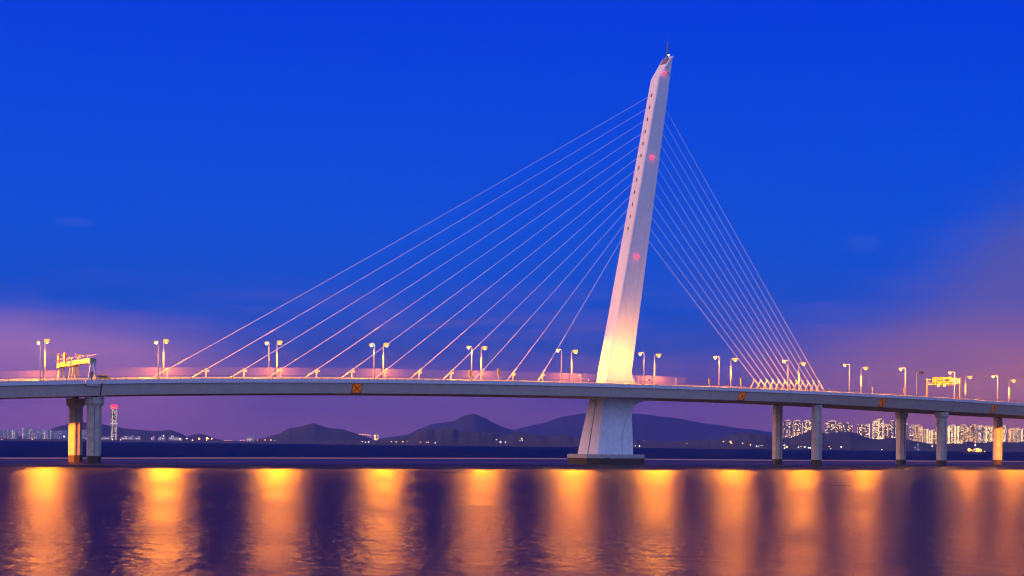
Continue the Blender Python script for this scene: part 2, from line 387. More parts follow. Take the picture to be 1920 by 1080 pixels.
SEG = [(-230, 17.95, 'left approach span of the bridge deck with pale parapet, ending beside the paired piers'),
       (18.35, 387.4, 'long main span of the bridge deck passing the leaning pylon and carrying the stay cables'),
       (387.8, 640, 'right approach span of the bridge deck beyond the sign gantry and joint')]
LIM = [(-60, 17.6), (18.8, 387.0), (388.2, 475)]
for (a, b_, lab), (pa, pb) in zip(SEG, LIM):
    p0 = P(max(a, -20), VC, zt(max(a, -20)) - 4)
    e = empty('bridge_deck'); tag(e, lab, 'bridge deck', 'deck sections of the bridge')
    sweep(girder_sec, a, b_).build('girder', M['girder'], e)
    sweep(parapet_sec, a, b_).build('parapet', M['parapet'], e)
    sweep(parapet_far_sec, a, b_).build('parapet', M['parapet'], e)
    sweep(road_sec, a, b_).build('roadway', M['asphalt'], e)
    for v in (.7, 14.6, 20.2, 34.2):
        g = sweep(guard_sec(v, .55, .95) if v < 5 else guard_sec(v, .5, 1.25), max(a, -80), min(b_, 560)).build('guardrail', M['guard'], e)
    rl = MB()
    n = max(2, int((min(b_, 560) - max(a, -80)) / 6)); sa, sb = max(a, -80), min(b_, 560)
    ss = [sa + (sb - sa) * i / n for i in range(n + 1)]
    for h, r in ((1.12, .06), (.72, .035), (.38, .035)):
        rl.tube([P(s, -1.05, zt(s) + h) for s in ss], r, 6)
    rail = rl.build('railing', M['rail'], e)
    posts = []; s = pa
    while s < pb: posts.append(s); s += 3.23
    for k, s in enumerate(posts):
        if k < 99:
            hd = P(s + .1, 0) - P(s, 0)
            mm = Matrix.Rotation(head(s), 3, 'Z')
            MB().box(P(s, -1.05, zt(s) + .56), (.13, .13, 1.10), mm).box(P(s, -1.05, zt(s) + .03), (.3, .3, .05), mm).build('railing_post', M['rail'], rail)
    if len(posts) > 99:
        mb = MB()
        for s in posts[99:]:
            mb.box(P(s, -1.05, zt(s) + .56), (.13, .13, 1.10), Matrix.Rotation(head(s), 3, 'Z'))
        tag(mb.build('railing_post', M['rail'], rail), kind='stuff')
    if a == -230:
        MB().hexa([P(17.1, -.3, zt(17) - 4.3), P(17.95, -.3, zt(17) - 4.3), P(17.95, 33, zt(17) - 4.3), P(17.1, 33, zt(17) - 4.3)] +
                  [P(17.1, -.3, zt(17) - 1.2), P(17.95, -.3, zt(17) - 1.2), P(17.95, 33, zt(17) - 1.2), P(17.1, 33, zt(17) - 1.2)]) if False else None
# expansion joints, dark rubber seals filling the gaps
for s, lab in ((18.15, 'dark expansion joint in the deck above the left pair of piers'), (387.6, 'dark expansion joint in the deck below the right sign gantry')):
    sec = lambda q: [(v + .12 if v < 10 else v - .12, z) for v, z in girder_sec(q)]
    j = sweep(sec, s - .2, s + .2, 1).build('expansion_joint', M['joint']); tag(j, lab, 'joint', 'deck joints')

# ------------------------------------------------------------------ pylon
def lerp(a, b, f): return a + (b - a) * f
def pyl(z):                                # s0, s1, width above the deck
    f = (z - 29.77) / (146.72 - 29.77)
    return lerp(205.19, 229.59, f), lerp(216.47, 234.72, f), lerp(6.23, 4.9, f)
def sect(s0, s1, w, z, c=.3, groove=True, zr=None):
    v0, v1 = VC - w / 2, VC + w / 2
    L = s1 - s0; g = .07
    pts = []
    # near face left to right, right face, far face, left face (grooves as thin slots)
    pts.append((s0 + c, v0))
    for fr in ((.05, .72) if groove else (.05, .72)):
        x = s0 + c + (L - 2 * c) * fr
        d = g if groove else .001
        pts += [(x, v0), (x + .05, v0 + d), (x + .17, v0 + d), (x + .22, v0)]
    pts += [(s1 - c, v0), (s1, v0 + c), (s1, v1 - c), (s1 - c, v1), (s0 + c, v1), (s0, v1 - c)]
    for fr in (.55, .12):
        x = v0 + w * fr; d = g if groove else .001
        pts += [(s0, x + .2), (s0 + d, x + .15), (s0 + d, x + .05), (s0, x)]
    pts.append((s0, v0 + c))
    return [P(a, b, z if zr is None else zr(a)) for a, b in pts]
py = empty('bridge_pylon', P(208, VC, 0)); tag(py, 'tall leaning white bridge pylon rising through the deck from a pile cap', 'pylon')
def under(o, par):
    o.parent = par; o.matrix_parent_inverse = Matrix.Translation(par.location).inverted() if par.rotation_euler.z == 0 else par.matrix_world.inverted(); return o
rings = []
for z in (23.0, 26, 29.2): 
    s0, s1, w = pyl(z); rings.append(sect(s0, s1 + 3.0 - .1 * (z - 23), w, z))
for z, ex in ((29.9, 2.2), (30.8, 1.35), (31.7, .65), (32.6, .15), (33.6, 0)):
    s0, s1, w = pyl(z); rings.append(sect(s0, s1 + ex, w, z))
for z in list(range(40, 140, 8)) + [141.6]:
    s0, s1, w = pyl(z); rings.append(sect(s0, s1, w, z))
for z, s0 in ((147.2, 232.2), (149.4, 233.7), (150.5, 234.9)):
    _, s1, w = pyl(z); s1 = max(s1, s0 + .9); rings.append(sect(s0, s1, w, z, c=min(.3, (s1 - s0) * .2), groove=False))
under(MB().loft(rings).build('tower_shaft', M['pylon']), py)
# lower leg, flaring toward the right under the girder
rings = []
for z, ex in ((3.7, 0), (8, 0), (14, 0), (18.8, .05), (20.2, .55), (21.2, 1.4), (22.0, 2.6), (22.7, 4.4), (23.15, 6.4), (23.45, 8.6), (23.55, 10.6), (23.9, 11.2)):
    f = (z - 3.86) / (23.99 - 3.86)
    s0, s1, w = lerp(199.55, 203.28, f), lerp(215.57, 216.03, f), lerp(12.87, 8.8, f)
    rings.append(sect(s0, s1 + ex, w, z, .35))
under(MB().loft(rings).build('pylon_leg', M['pylon_base']), py)
# raised arc on the near face of the leg
pts = []
for k in range(15):
    f = k / 14; z = 3.9 + f * 16.0
    w = lerp(12.87, 8.8, (z - 3.86) / 20.13)
    pts.append(P(210.4 + 5.4 * f ** 2.6, VC - w / 2 - .01, z))
under(MB().tube(pts, .09, 6).build('arc_seam', M['pier']), py)
pts = [P(lerp(199.55, 203.28, f) - .1, VC - .3, 3.9 + f * 19.6) for f in (0, .3, .6, .8, .92, 1)]
under(MB().tube(pts, .14, 6).tube([pts[4], P(lerp(199.55, 203.28, .97) - .2, VC + 2, 23.2)], .12, 6).build('drain_pipe', M['mast']), py)
# pile cap
def capring(z, g=0):
    L, Wd, c = 13.0 + g, 9.5 + g, 3.6
    a = [(-L, -Wd + c), (-L + c, -Wd), (L - c, -Wd), (L, -Wd + c), (L, Wd - c), (L - c, Wd), (-L + c, Wd), (-L, Wd - c)]
    return [P(207.6 + x, VC - .5 + y, z) for x, y in a]
under(MB().loft([capring(-2), capring(2.2), capring(2.25, .06), capring(3.6, .06), capring(3.72, -.1)]).build('pile_cap', M['cap']), py)
# cable slots in the tower
TOPL = [(lerp(135.5, 85.76, k / 11)) for k in range(12)]
for z in TOPL:
    s0, s1, w = pyl(z)
    mb = MB(); mb.bar(P(s0 - .03, VC, z + .45), P(s0 - .12, VC, z - .75), .5, .12)
    under(mb.build('cable_slot', M['dark']), py)
# warning lights
for s, z in ((230.7, 143.6), (225.47, 112.0), (218.6, 75.4)):
    s0, s1, w = pyl(min(z, 141)); v0 = VC - w / 2
    e1 = MB().box(P(s, v0 - .12, z), (.75, .22, .5), Matrix.Rotation(head(s), 3, 'Z')).build('warning_light_box', M['mast']); under(e1, py)
    q = P(s, v0 - .38, z)
    e2 = MB().loft([[q + Vector((math.cos(a) * r, math.sin(a) * r * .5, dz)) for a in [k * math.pi / 4 for k in range(8)]] for dz, r in ((-.4, .12), (-.2, .6), (.2, .6), (.4, .12))]).build('warning_light', M['red_hot'])
    under(e2, py)
    ld = bpy.data.lights.new('warning_light_glow', 'POINT'); ld.energy = 60; ld.color = (1, .02, .06); ld.shadow_soft_size = .3
    lo = bpy.data.objects.new('warning_light_glow', ld); COL.objects.link(lo); lo.location = P(s, v0 - .7, z); under(lo, py)
ant = MB().tube([P(234.2, VC, 149), P(234.7, VC, 155.6)], [.32, .2], 8).tube([P(234.68, VC, 155.6), P(234.8, VC, 158.2)], .035, 6).box(P(234.7, VC, 155.7), (.5, .5, .35)).box(P(234.5, VC, 153.6), (.5, .5, .5))
under(ant.build('antenna_mast', M['mast']), py)
q = P(235.1, VC, 151.0); under(MB().tube([q, q + Vector((0, 0, .5))], .22, 8).build('top_beacon', M['white_glow']), py)
mb = MB()                                        # roof hatch on the sloping top
for f0, f1 in ((.62, .95),):
    a, b2 = (lerp(229.6, 234.2, f0), lerp(142.9, 149.9, f0)), (lerp(229.6, 234.2, f1), lerp(142.9, 149.9, f1))
    mb.hexa([P(a[0] - .1, VC - 1.9, a[1] + .1), P(b2[0] - .1, VC - 1.9, b2[1] + .1), P(b2[0] - .1, VC + 1.2, b2[1] + .1), P(a[0] - .1, VC + 1.2, a[1] + .1),
             P(a[0] - .35, VC - 1.9, a[1] + .3), P(b2[0] - .35, VC - 1.9, b2[1] + .3), P(b2[0] - .35, VC + 1.2, b2[1] + .3), P(a[0] - .35, VC + 1.2, a[1] + .3)])
under(mb.build('roof_hatch', M['mast']), py)
mb = MB()
for s, z, d in ((232.2, 145.8, .4), (233.0, 143.9, .4), (233.6, 143.4, .4)):
    mb.box(P(s, VC - 2.5, z), (d, .12, d * 1.2), Matrix.Rotation(head(s), 3, 'Z'))
under(mb.build('vent_holes', M['dark']), py)

# ------------------------------------------------------------------ stay cables with their dampers
LS = [38.7, 51.19, 63.85, 76.31, 88.92, 101.68, 114.02, 126.9, 139.52, 151.66, 165.0, 177.86]
RK = ['longest', 'second longest', 'third longest', 'fourth longest', 'fifth longest', 'sixth longest', 'sixth shortest', 'fifth shortest', 'fourth shortest', 'third shortest', 'second shortest', 'shortest']
def cable(a, b, lab, grp):
    e = empty('stay_cable', a); tag(e, lab, 'cable', grp)
    pts = []
    L = (b - a).length
    for k in range(13):
        f = k / 12; p = a.lerp(b, f); p.z -= 4 * (L / 200) ** 2 * .5 * f * (1 - f); pts.append(p)
    under(MB().tube(pts, .075, 8).build('cable_strand', M['cable'], smooth=True), e)
    d = (b - a).normalized()
    under(MB().tube([a - d * .6, a + d * 5.5], [.24, .2], 8).build('guide_pipe', M['pole'], smooth=True), e)
for k, s in enumerate(LS):
    z = TOPL[k]; s0, s1, w = pyl(z)
    a = P(s, VC, zt(s) + .5 + XF * VC); b = P(s0 - .05, VC, z)
    cable(a, b, RK[k] + ' pale stay cable running from the pylon down to the deck on the left', 'stay cables left of the pylon')
    # damper post
    f = 2.7 / (b.z - a.z); c = a.lerp(b, f); c.z -= .1
    s_ = s + (s0 - s) * f
    e = empty('cable_damper', P(s_, VC, road(s_, VC))); tag(e, 'short yellow-lit forked damper post under the ' + RK[k] + ' cable left of the pylon', 'damper', 'damper posts under the left cables')
    base = P(s_, VC, road(s_, VC))
    under(MB().tube([base, Vector((c.x, c.y, c.z - .9))], .2, 8).build('damper_post', M['pole']), e)
    hd = Vector((math.cos(head(s_)), math.sin(head(s_)), 0))
    under(MB().bar(Vector((c.x, c.y, c.z - 1.0)), c - hd * .5 + Vector((0, 0, -.25)), .22).bar(Vector((c.x, c.y, c.z - 1.0)), c + hd * .75 + Vector((0, 0, -.1)), .22).box(c + hd * .6 + Vector((0, 0, -.3)), (.75, .6, .65), Matrix.Rotation(head(s_), 3, 'Z')).build('damper_head', M['pole']), e)
for k in range(12):
    s = lerp(322.1, 285.1, k / 11); z = lerp(132.7, 83.5, k / 11); s0, s1, w = pyl(z)
    a = P(s, VC, zt(s) + .6 + XF * VC); b = P(s1 + .05, VC, z)
    cable(a, b, RK[k] + ' pale stay cable of the close set on the right of the pylon', 'stay cables right of the pylon')
    f = 3.4 / (b.z - a.z); c = a.lerp(b, f); s_ = s + (s1 - s) * f
    e = empty('cable_brace', P(s_ - 2.6, VC, road(s_, VC))); tag(e, 'slanting brace strut propping the ' + RK[k] + ' cable right of the pylon', 'brace', 'brace struts under the right cables')
    under(MB().bar(P(s_ - 3.2, VC, road(s_, VC)), c, .15).build('brace_strut', M['pole']), e)
    m_ = P(s_ - 3.2, VC, road(s_, VC)).lerp(c, .45)
    under(MB().bar(m_, P(s_ - 1.2, VC, road(s_, VC)), .16).box(m_, (.5, .4, .4)).build('brace_foot', M['pole']), e)

# ------------------------------------------------------------------ piers
def pier(s, v, capital, lab, r=1.95):
    zb = zt(s) - bot(s) - .02
    e = empty('bridge_pier', P(s, v, 0)); tag(e, lab, 'pier', 'concrete piers under the deck')
    h = head(s)
    def ring(rad, z, flat=1.0):
        out = []
        for k in range(8):
            a = math.pi / 8 + k * math.pi / 4
            out.append(P(s, v, z) + Matrix.Rotation(h, 3, 'Z') @ Vector((math.cos(a) * rad, math.sin(a) * rad, 0)))
        return out
    rr = r / math.cos(math.pi / 8)
    top = zb - .35
    if capital:
        under(MB().loft([ring(rr, -3), ring(rr, top - 2.7)]).build('pier_shaft', M['pier']), e)
        under(MB().loft([ring(rr + .01, top - 2.75), ring(rr * 1.33, top - 1.75), ring(rr * 1.35, top - .15), ring(rr * 1.32, top)]).build('capital', M['pier']), e)
    else:
        under(MB().loft([ring(rr, -3), ring(rr, top - .15), ring(rr * .97, top)]).build('pier_shaft', M['pier']), e)
    under(MB().box(P(s, v, zb - .17), (1.5, 1.5, .34), Matrix.Rotation(h, 3, 'Z')).build('bearing', M['joint']), e)
    fr = P(s, v, 0) + Matrix.Rotation(h, 3, 'Z') @ Vector((-.45, -r - .06, 0))
    under(MB().tube([fr + Vector((0, 0, 2.4)), fr + Vector((0, 0, top - (3 if capital else .6)))], .1, 6).build('drain_pipe', M['mast']), e)
pier(17.4, 4.3, True, 'nearer octagonal pier of the left pair, grey with a flared capital')
pier(17.4, 25.0, True, 'farther octagonal pier of the left pair, glowing orange on its lower shaft')
pier(302.4, 4.3, False, 'plain octagonal pier without capital, right one of the first pair right of the pylon')
pier(302.6, 25.0, False, 'plain octagonal pier without capital, nearest to the pylon on its right')
pier(384.7, 4.3, True, 'grey pier with flared capital standing under the joint by the sign gantry')
pier(386.1, 25.0, True, 'pier with flared capital standing under the orange panel third from the left')
pier(468.9, 25.0, False, 'rightmost pier in view, lit bright orange over its lower part')
pier(468.9, 4.3, False, 'grey pier just beyond the right edge of the view', )

# ------------------------------------------------------------------ street lamps
def make_lamp(side):                          # origin at the foot; +Y local points away from the viewer across the road
    near = side == 'near'
    e = empty('street_lamp'); d = 1 if near else -1
    H = 11.9 if near else 12.9
    MB().tube([(0, 0, 0), (0, 0, .45)], [.3, .28], 10).tube([(0, 0, .4), (0, 0, H - .5)], [.2, .125], 10).build('pole', M['pole'], e, smooth=True)
    pts = [(0, 0, H - .6), (0, d * .08, H - .2), (0, d * .35, H + .05), (0, d * 1.0, H + .16), (0, d * 1.9, H + .22)]
    MB().tube(pts, [.12, .1, .085, .075, .07], 8).build('arm', M['pole'], e, smooth=True)
    y = d * 2.35
    hd = MB(); hd.loft([[(x * w, y + yy * l, H + .22 + z) for x, yy in ((-.5, -.5), (.5, -.5), (.5, .5), (-.5, .5))] for w, l, z in ((.5, 1.15, -.1), (.56, 1.25, .02), (.45, 1.05, .16), (.2, .6, .22))])
    hd.build('lamp_head', M['mast'], e)
    ln = MB(); r = .75 if near else 1.25
    MB().loft([[(math.cos(a) * rr * .8, y - .15 + math.sin(a) * rr, H + .12 - r * .75 + z) for a in [k * math.pi / 5 for k in range(10)]] for z, rr in ((-.2, r * .15), (-.12, r * .34), (.0, r * .4))]).build('lamp_bulb', M['lamp_hot'], e, smooth=True)
    ln.loft([[(math.cos(a) * rr * .62, y + math.sin(a) * rr, H + .12 + z) for a in [k * math.pi / 6 for k in range(12)]] for z, rr in ((-.75 * r, r * .35), (-.62 * r, r * .72), (-.35 * r, r * .95), (-.1, r), (.1, r * .9))])
    ln.build('lamp_glass', M['lamp_near'] if near else M['lamp_far'], e, smooth=True)
    ld = bpy.data.lights.new('lamp_light', 'POINT' if near else 'SPOT'); ld.color = (1, .36, .03) if near else (1, .255, .0)
    ld.energy = 21000 if near else 420000
    if not near: ld.spot_size = R(176); ld.spot_blend = 1.0
    ld.shadow_soft_size = .35 # ld.shadow_soft_size = .35
    lo = bpy.data.objects.new('lamp_light', ld); COL.objects.link(lo); lo.parent = e
    lo.location = (0, y, H - 1.5); lo.rotation_euler = (R(42 if near else -38), 0, 0)
    return e
NS = [.67, 35.04, 69.69, 105.12, 140.63, 175.89, 211.19, 246.23, 281.44, 316.21, 351.79, 387.3, 423.5]
FS = [10.29, 47.52, 86.04, 125.3, 164.6, 204.29, 244.34, 285.26, 326.29, 369.21, 414.5, 456.3, 494.2]
pn = make_lamp('near'); pf = make_lamp('far')
def put(proto, first, s, v, lab, grp):
    o = proto if first else copy_tree(proto)
    o.location = P(s, v, road(s, v)); o.rotation_euler.z = head(s); tag(o, lab, 'street lamp', grp); return o
EXTRA_L = []; EXTRA_R = [532, 570]  # unseen lamps added past the edges of the view for their light
for k, s in enumerate(NS):
    put(pn, k == 0, s, 0, '%s slim street lamp from the left whose small light sits on a left-reaching arm' % ORD[k], 'near side street lamps')
for k, s in enumerate(FS):
    if k == 10: continue
    ob = put(pf, k == 0, s, 34.5, '%s street lamp from the left whose glaring amber light sits on a right-reaching arm' % ORD[k if k < 10 else k - 1], 'far side street lamps')
for s in EXTRA_L: put(pn, False, s, 0, 'added street lamp on the approach just outside the left edge of the view', 'added near side street lamps beyond the left edge')
random.seed(21)
for ob in list(sc.objects):
    # far lamps vary at random; those on the right boosted to brighten their water streaks
    if ob.type == 'LIGHT' and ob.data.type == 'SPOT' and ob.name.startswith('lamp_light'):
        sx = ob.parent.location.x; ob.data = ob.data.copy(); ob.data.energy *= random.uniform(.82, 1.2) * (1 + max(0, min(2.0, (sx - 10) / 120)))
for s in EXTRA_R: put(pf, False, s, 34.5, 'added street lamp on the approach just outside the right edge of the view', 'added street lamps beyond the right edge')  # continue the row out of view, added to light the water at right
o = copy_tree(pf); o.location = P(414.5, 34.5, road(414.5, 34.5)); o.rotation_euler.z = head(414.5); tag(o, 'the one unlit street lamp, dark, left of the right sign gantry', 'street lamp')
for ch in list(o.children):
    if ch.type == 'LIGHT': bpy.data.objects.remove(ch)
    elif ch.name.startswith(('lamp_glass', 'lamp_bulb')):
        ch.data = ch.data.copy(); ch.data.materials[0] = M['sign_back']

# ------------------------------------------------------------------ added sheets standing in for traffic light trails, far edge
def trail_band(s0, s1, h, lab):
    e = empty('traffic_trail_band', P(s0, 35.9, zt(s0))); tag(e, lab, 'light trail stand-in', 'pale traffic-trail stand-ins along the far edge')
    sec = lambda s: [(35.86, zt(s) + XF * 36 + .02), (35.94, zt(s) + XF * 36 + .02), (35.94, zt(s) + XF * 36 + h(s)), (35.86, zt(s) + XF * 36 + h(s))]
    under(sweep(sec, s0, s1).build('trail_sheet', M['trail_glow']), e)
trail_band(-30, 28.6, lambda s: 3.1, 'lower pale pinkish see-through traffic-trail stand-in behind the left gantry')
trail_band(29, 262, lambda s: 3.75 + .5 * (s - 29) / 233, 'long pale pinkish see-through traffic-trail stand-in along the far edge, crossing behind the pylon')
trail_band(262.4, 470, lambda s: 1.5, 'low orange-lit see-through traffic-trail stand-in along the far edge on the right')

# ------------------------------------------------------------------ crossed orange panels on the girder
def x_panel(s, L, lab):
    e = empty('crossed_panel', P(s, -.6, zt(s) - 2.8)); tag(e, lab, 'panel', 'orange panels with a red cross on the girder side')
    w, b_ = web_in(s), bot(s)
    def q(ds, f, off): # f 0 top .. 1 bottom
        return P(s + ds, -.6 + w * f - off, zt(s) - 1.2 - (b_ - 1.2) * f)
    def slab(ds0, ds1, f0, f1, o0, o1): return [q(ds0, f1, o0), q(ds1, f1, o0), q(ds1, f1, o1), q(ds0, f1, o1), q(ds0, f0, o0), q(ds1, f0, o0), q(ds1, f0, o1), q(ds0, f0, o1)]
    h = L / 2
    under(MB().hexa(slab(-h, h, .02, .985, .03, .12)).build('panel_board', M['sign_orange']), e)
    mb = MB(); t_ = .2
    mb.hexa(slab(-h, h, .02, .02 + .06, .123, .18)); mb.hexa(slab(-h, h, .985 - .06, .985, .123, .18))
    mb.hexa(slab(-h, -h + t_, .081, .924, .123, .18)); mb.hexa(slab(h - t_, h, .081, .924, .123, .18))
    under(mb.build('panel_border', M['sign_red']), e)
    mb = MB()
    mb.bar(q(-h + .1, .06, .2), q(h - .1, .94, .2), .26, .04, Vector((0, -1, 0))); mb.bar(q(h - .1, .06, .23), q(-h + .1, .94, .23), .26, .04, Vector((0, -1, 0)))
    under(mb.build('cross_mark', M['sign_red']), e)
x_panel(99.2, 3.4, 'square orange panel with red cross on the girder far left of the pylon')
x_panel(257.8, 3.2, 'orange panel with red cross on the girder between the pylon and the right cables')
x_panel(337.6, 3.2, 'orange panel with red cross on the girder left of the pier beside the sign gantry')
x_panel(421.4, 3.2, 'rightmost orange panel with red cross, above the orange-lit pier')

# ------------------------------------------------------------------ small posts and panels along the near edge
def lane_panel(s, z0, z1, lab, w=.75):
    e = empty('marker_panel', P(s, .3, road(s, 0))); tag(e, lab, 'marker panel', 'tall yellow marker panels along the near edge')
    mm = Matrix.Rotation(head(s), 3, 'Z'); g = zt(s)
    under(MB().tube([P(s, .3, road(s, 0)), P(s, .3, g + z0 + .2)], .09, 8).build('panel_post', M['pole']), e)
    under(MB().box(P(s, .3, g + (z0 + z1) / 2), (w, .16, z1 - z0), mm).box(P(s, .2, g + (z0 + z1) / 2), (w * .35, .05, (z1 - z0) * .8), mm).build('panel_board', M['lamplit_yellow']), e)
lane_panel(140.2, 1.5, 3.7, 'upright yellow panel left of the street lamp beside the third shortest left cable')
lane_panel(151.2, 2.0, 4.4, 'upright yellow panel on a post between the last two left damper posts before the pylon')
lane_panel(241.8, 1.2, 3.3, 'upright yellow panel left of the two lamps between pylon and right cables')
lane_panel(257.4, 1.5, 3.8, 'upright yellow panel just left of the foot of the right cables')
lane_panel(331.0, 1.0, 3.0, 'upright yellow panel standing right of the right cables')
lane_panel(351.6, 1.2, 3.2, 'upright yellow panel beside the lamp left of the unlit lamp')
def cam_post(s, h, lab, big):
    e = empty('camera_post', P(s, .2, road(s, 0))); tag(e, lab, 'camera post', 'small posts by the pylon')
    b = P(s, .2, road(s, 0)); top = b + Vector((0, 0, h)); mm = Matrix.Rotation(head(s), 3, 'Z')
    under(MB().tube([b, top], [.13, .1], 8).build('post', M['pole']), e)
    if big: under(MB().box(top + Vector((0, 0, .3)), (1.0, .7, .5), mm).box(top + Vector((.45, 0, -.15)), (.5, .5, .35), mm).build('camera_housing', M['pole']), e)
    else: under(MB().box(top + Vector((0, 0, .12)), (.55, .45, .3), mm).bar(top, top + mm @ Vector((.6, 0, .1)), .1).build('camera_housing', M['pole']), e)
cam_post(184.2, 3.0, 'short post with a bulky head just left of the pylon foot', True)
cam_post(187.6, 1.7, 'lowest short post between the bulky post and the pylon', False)
cam_post(209.0, 3.5, 'thin post with a camera just right of the pylon foot', False)
cam_post(213.4, 2.2, 'short post with a bulky head right of the pylon beside the lamp', True)
cam_post(225.9, 3.3, 'lone thin post well right of the pylon', False)

# ------------------------------------------------------------------ left gantry over both carriageways
def yz(s, v, z): return P(s, v, z)
sG = 15.2
def gantry(v0, v1, lab, panels, mats, thick):
    e = empty('signal_gantry', P(sG, v0, road(sG, v0))); tag(e, lab, 'gantry', 'gantries over the left end of the bridge')
    zb, ztp = 29.05, 30.4
    under(MB().hexa([P(sG - .9, v0, zb), P(sG + .9, v0, zb), P(sG + .9, v1, zb), P(sG - .9, v1, zb), P(sG - .9, v0, ztp), P(sG + .9, v0, ztp), P(sG + .9, v1, ztp), P(sG - .9, v1, ztp)]).build('beam', M['gantry']), e)
    # walkway and handrail on top
    mb = MB()
    for off in (-.85, .85):
        mb.bar(P(sG + off, v0, ztp + 1.0), P(sG + off, v1, ztp + 1.0), .05)
        n = 6
        for k in range(n + 1):
            v = lerp(v0 + .1, v1 - .1, k / n); mb.bar(P(sG + off, v, ztp), P(sG + off, v, ztp + 1.0), .05)
    under(mb.build('handrail', M['rail']), e)
    for v, mt, base in mats:
        for d in (-1, 1):
            zz = base if base is not None else road(sG, max(v, 0))
            under(MB().bar(P(sG + d * 1.15, v, zz), P(sG + d * .42, v, zb), .45, .45).build('leg', mt), e)
        under(MB().box(P(sG, v, zb - .15), (2.4, 1.3, .3), Matrix.Rotation(head(sG), 3, 'Z')).build('leg_head', mt), e)
    mm = Matrix.Rotation(head(sG), 3, 'Z')
    for v in panels:
        pn_ = under(MB().box(P(sG - 1.15, v, 31.7), (.35, 1.5, 2.6), mm).build('signal_panel', M['panel_red']), e)
        l = MB().loft([[P(sG - 1.33 - dx, v + math.cos(a) * .45, 31.9 + math.sin(a) * .55) for a in [k * math.pi / 6 for k in range(12)]] for dx in (0, .06)]).build('signal_light', M['panel_lit']); l.parent = pn_; l.matrix_parent_inverse = pn_.matrix_parent_inverse.copy() if False else Matrix()
        l.matrix_parent_inverse = Matrix.Translation(-Vector(e.location)) if False else Matrix()
        if True:
            # keep world place: parent chain is a pure translation cancelled by its own inverse
            l.matrix_parent_inverse = Matrix()
        pts = [P(sG + .9, v + .3, ztp), P(sG + .9, v + .3, ztp + 1.2), P(sG + .3, v + .3, ztp + 2.0), P(sG - .9, v + .3, ztp + 2.1)]
        under(MB().tube(pts, .16, 8).build('panel_stay', M['gantry']), e)
    mb = MB()
    for k in range(3):
        mb.box(P(sG - .93, lerp(v0, v1, .3 + .2 * k), 29.7), (.1, .55, .7), mm)
    if panels: under(mb.build('beam_hatch', M['sign_red']), e)
    return e
gantry(20.0, 36.2, 'farther pale gantry at the left end carrying two red signal panels', (33.0, 25.5), [(34.2, M['gantry'], None), (20.9, M['gantry'], None)], 1)
g2 = gantry(-1.9, 18.6, 'nearer gantry at the left end with a bluish leg standing outside the railing', (), [(17.4, M['gantry'], None), (-1.55, M['gantry_blue'], zt(sG) - .02)], 1)
mm = Matrix.Rotation(head(sG), 3, 'Z')
under(MB().box(P(sG, -1.75, zt(sG) - .55), (4.4, .9, 1.04), mm).box(P(sG, -1.62, zt(sG) - 1.3), (3.2, .6, .44), mm).build('corbel', M['parapet']), g2)
under(MB().box(P(sG, -.3, zt(sG) + 1.9), (1.0, .6, 1.5), mm).bar(P(sG, -.3, zt(sG) - .6), P(sG, -.3, zt(sG) + 1.2), .4).build('control_box', M['sign_back']), g2)
under(MB().bar(P(sG, 14, 30.4), P(sG, 14, 32.0), .3).box(P(sG, 14, 32.1), (1.6, .5, .3), mm).build('floodlight_bracket', M['gantry']), g2)

# ------------------------------------------------------------------ right sign gantry
sR = 391.3
e = empty('sign_gantry', P(sR, 0, road(sR, 0))); tag(e, 'yellow-lit sign gantry on the right carrying the back of a large sign', 'gantry')
V0, V1 = -.3, 15.6
for v in (V0, V1):
    under(MB().bar(P(sR, v, road(sR, max(v, 0))), P(sR, v, zt(sR) + 9.2), .62, .62).build('post', M['gantry']), e)
mb = MB()
for zz in (6.6, 8.7):
    for d in (-.5, .5): mb.bar(P(sR + d, V0, zt(sR) + zz), P(sR + d, V1, zt(sR) + zz), .2)
n = 8
for k in range(n):
    a, b2 = lerp(V0, V1, k / n), lerp(V0, V1, (k + 1) / n)
    z0, z1 = (6.6, 8.7) if k % 2 else (8.7, 6.6)
    for d in (-.5, .5): mb.bar(P(sR + d, a, zt(sR) + z0), P(sR + d, b2, zt(sR) + z1), .13)
under(mb.build('truss_beam', M['gantry']), e)
mm = Matrix.Rotation(head(sR), 3, 'Z')
sgn = under(MB().box(P(sR + .85, 9.0, zt(sR) + 7.9), (.15, 9.4, 3.6), mm).build('sign_board', M['sign_back']), e)
mb = MB()
for k in range(8): mb.box(P(sR + .72, 9.0 - 4.3 + 8.6 * k / 7, zt(sR) + 7.9), (.1, .12, 3.4), mm)
for k in range(3): mb.box(P(sR + .66, 9.0, zt(sR) + 6.5 + 1.4 * k), (.06, 9.2, .12), mm)
under(mb.build('sign_rib', M['gantry']), e)
for v in (9.6, 6.6):
    f = under(MB().box(P(sR - .75, v, zt(sR) + 6.0), (.5, 1.0, .7), mm).build('floodlight', M['gantry']), e)
    g = under(MB().loft([[P(sR - 1.02 - dx, v + math.cos(a) * r, zt(sR) + 6.0 + math.sin(a) * r) for a in [k * math.pi / 6 for k in range(12)]] for dx, r in ((0, .55), (.12, .5), (.2, .25))]).build('floodlight_glass', M['flood_glow']), e)
    ld = bpy.data.lights.new('floodlight_beam', 'SPOT'); ld.energy = 3000; ld.color = (1, .62, .25); ld.spot_size = R(150); ld.spot_blend = 1; ld.shadow_soft_size = .4
    lo = bpy.data.objects.new('floodlight_beam', ld); COL.objects.link(lo); lo.location = P(sR - 1.6, v, zt(sR) + 5.9)
    dv = P(sR - 3, v - 2, 0) - P(sR, v, 0); lo.rotation_euler = Vector((dv.x, dv.y, -2)).to_track_quat('-Z', 'Y').to_euler(); under(lo, e)

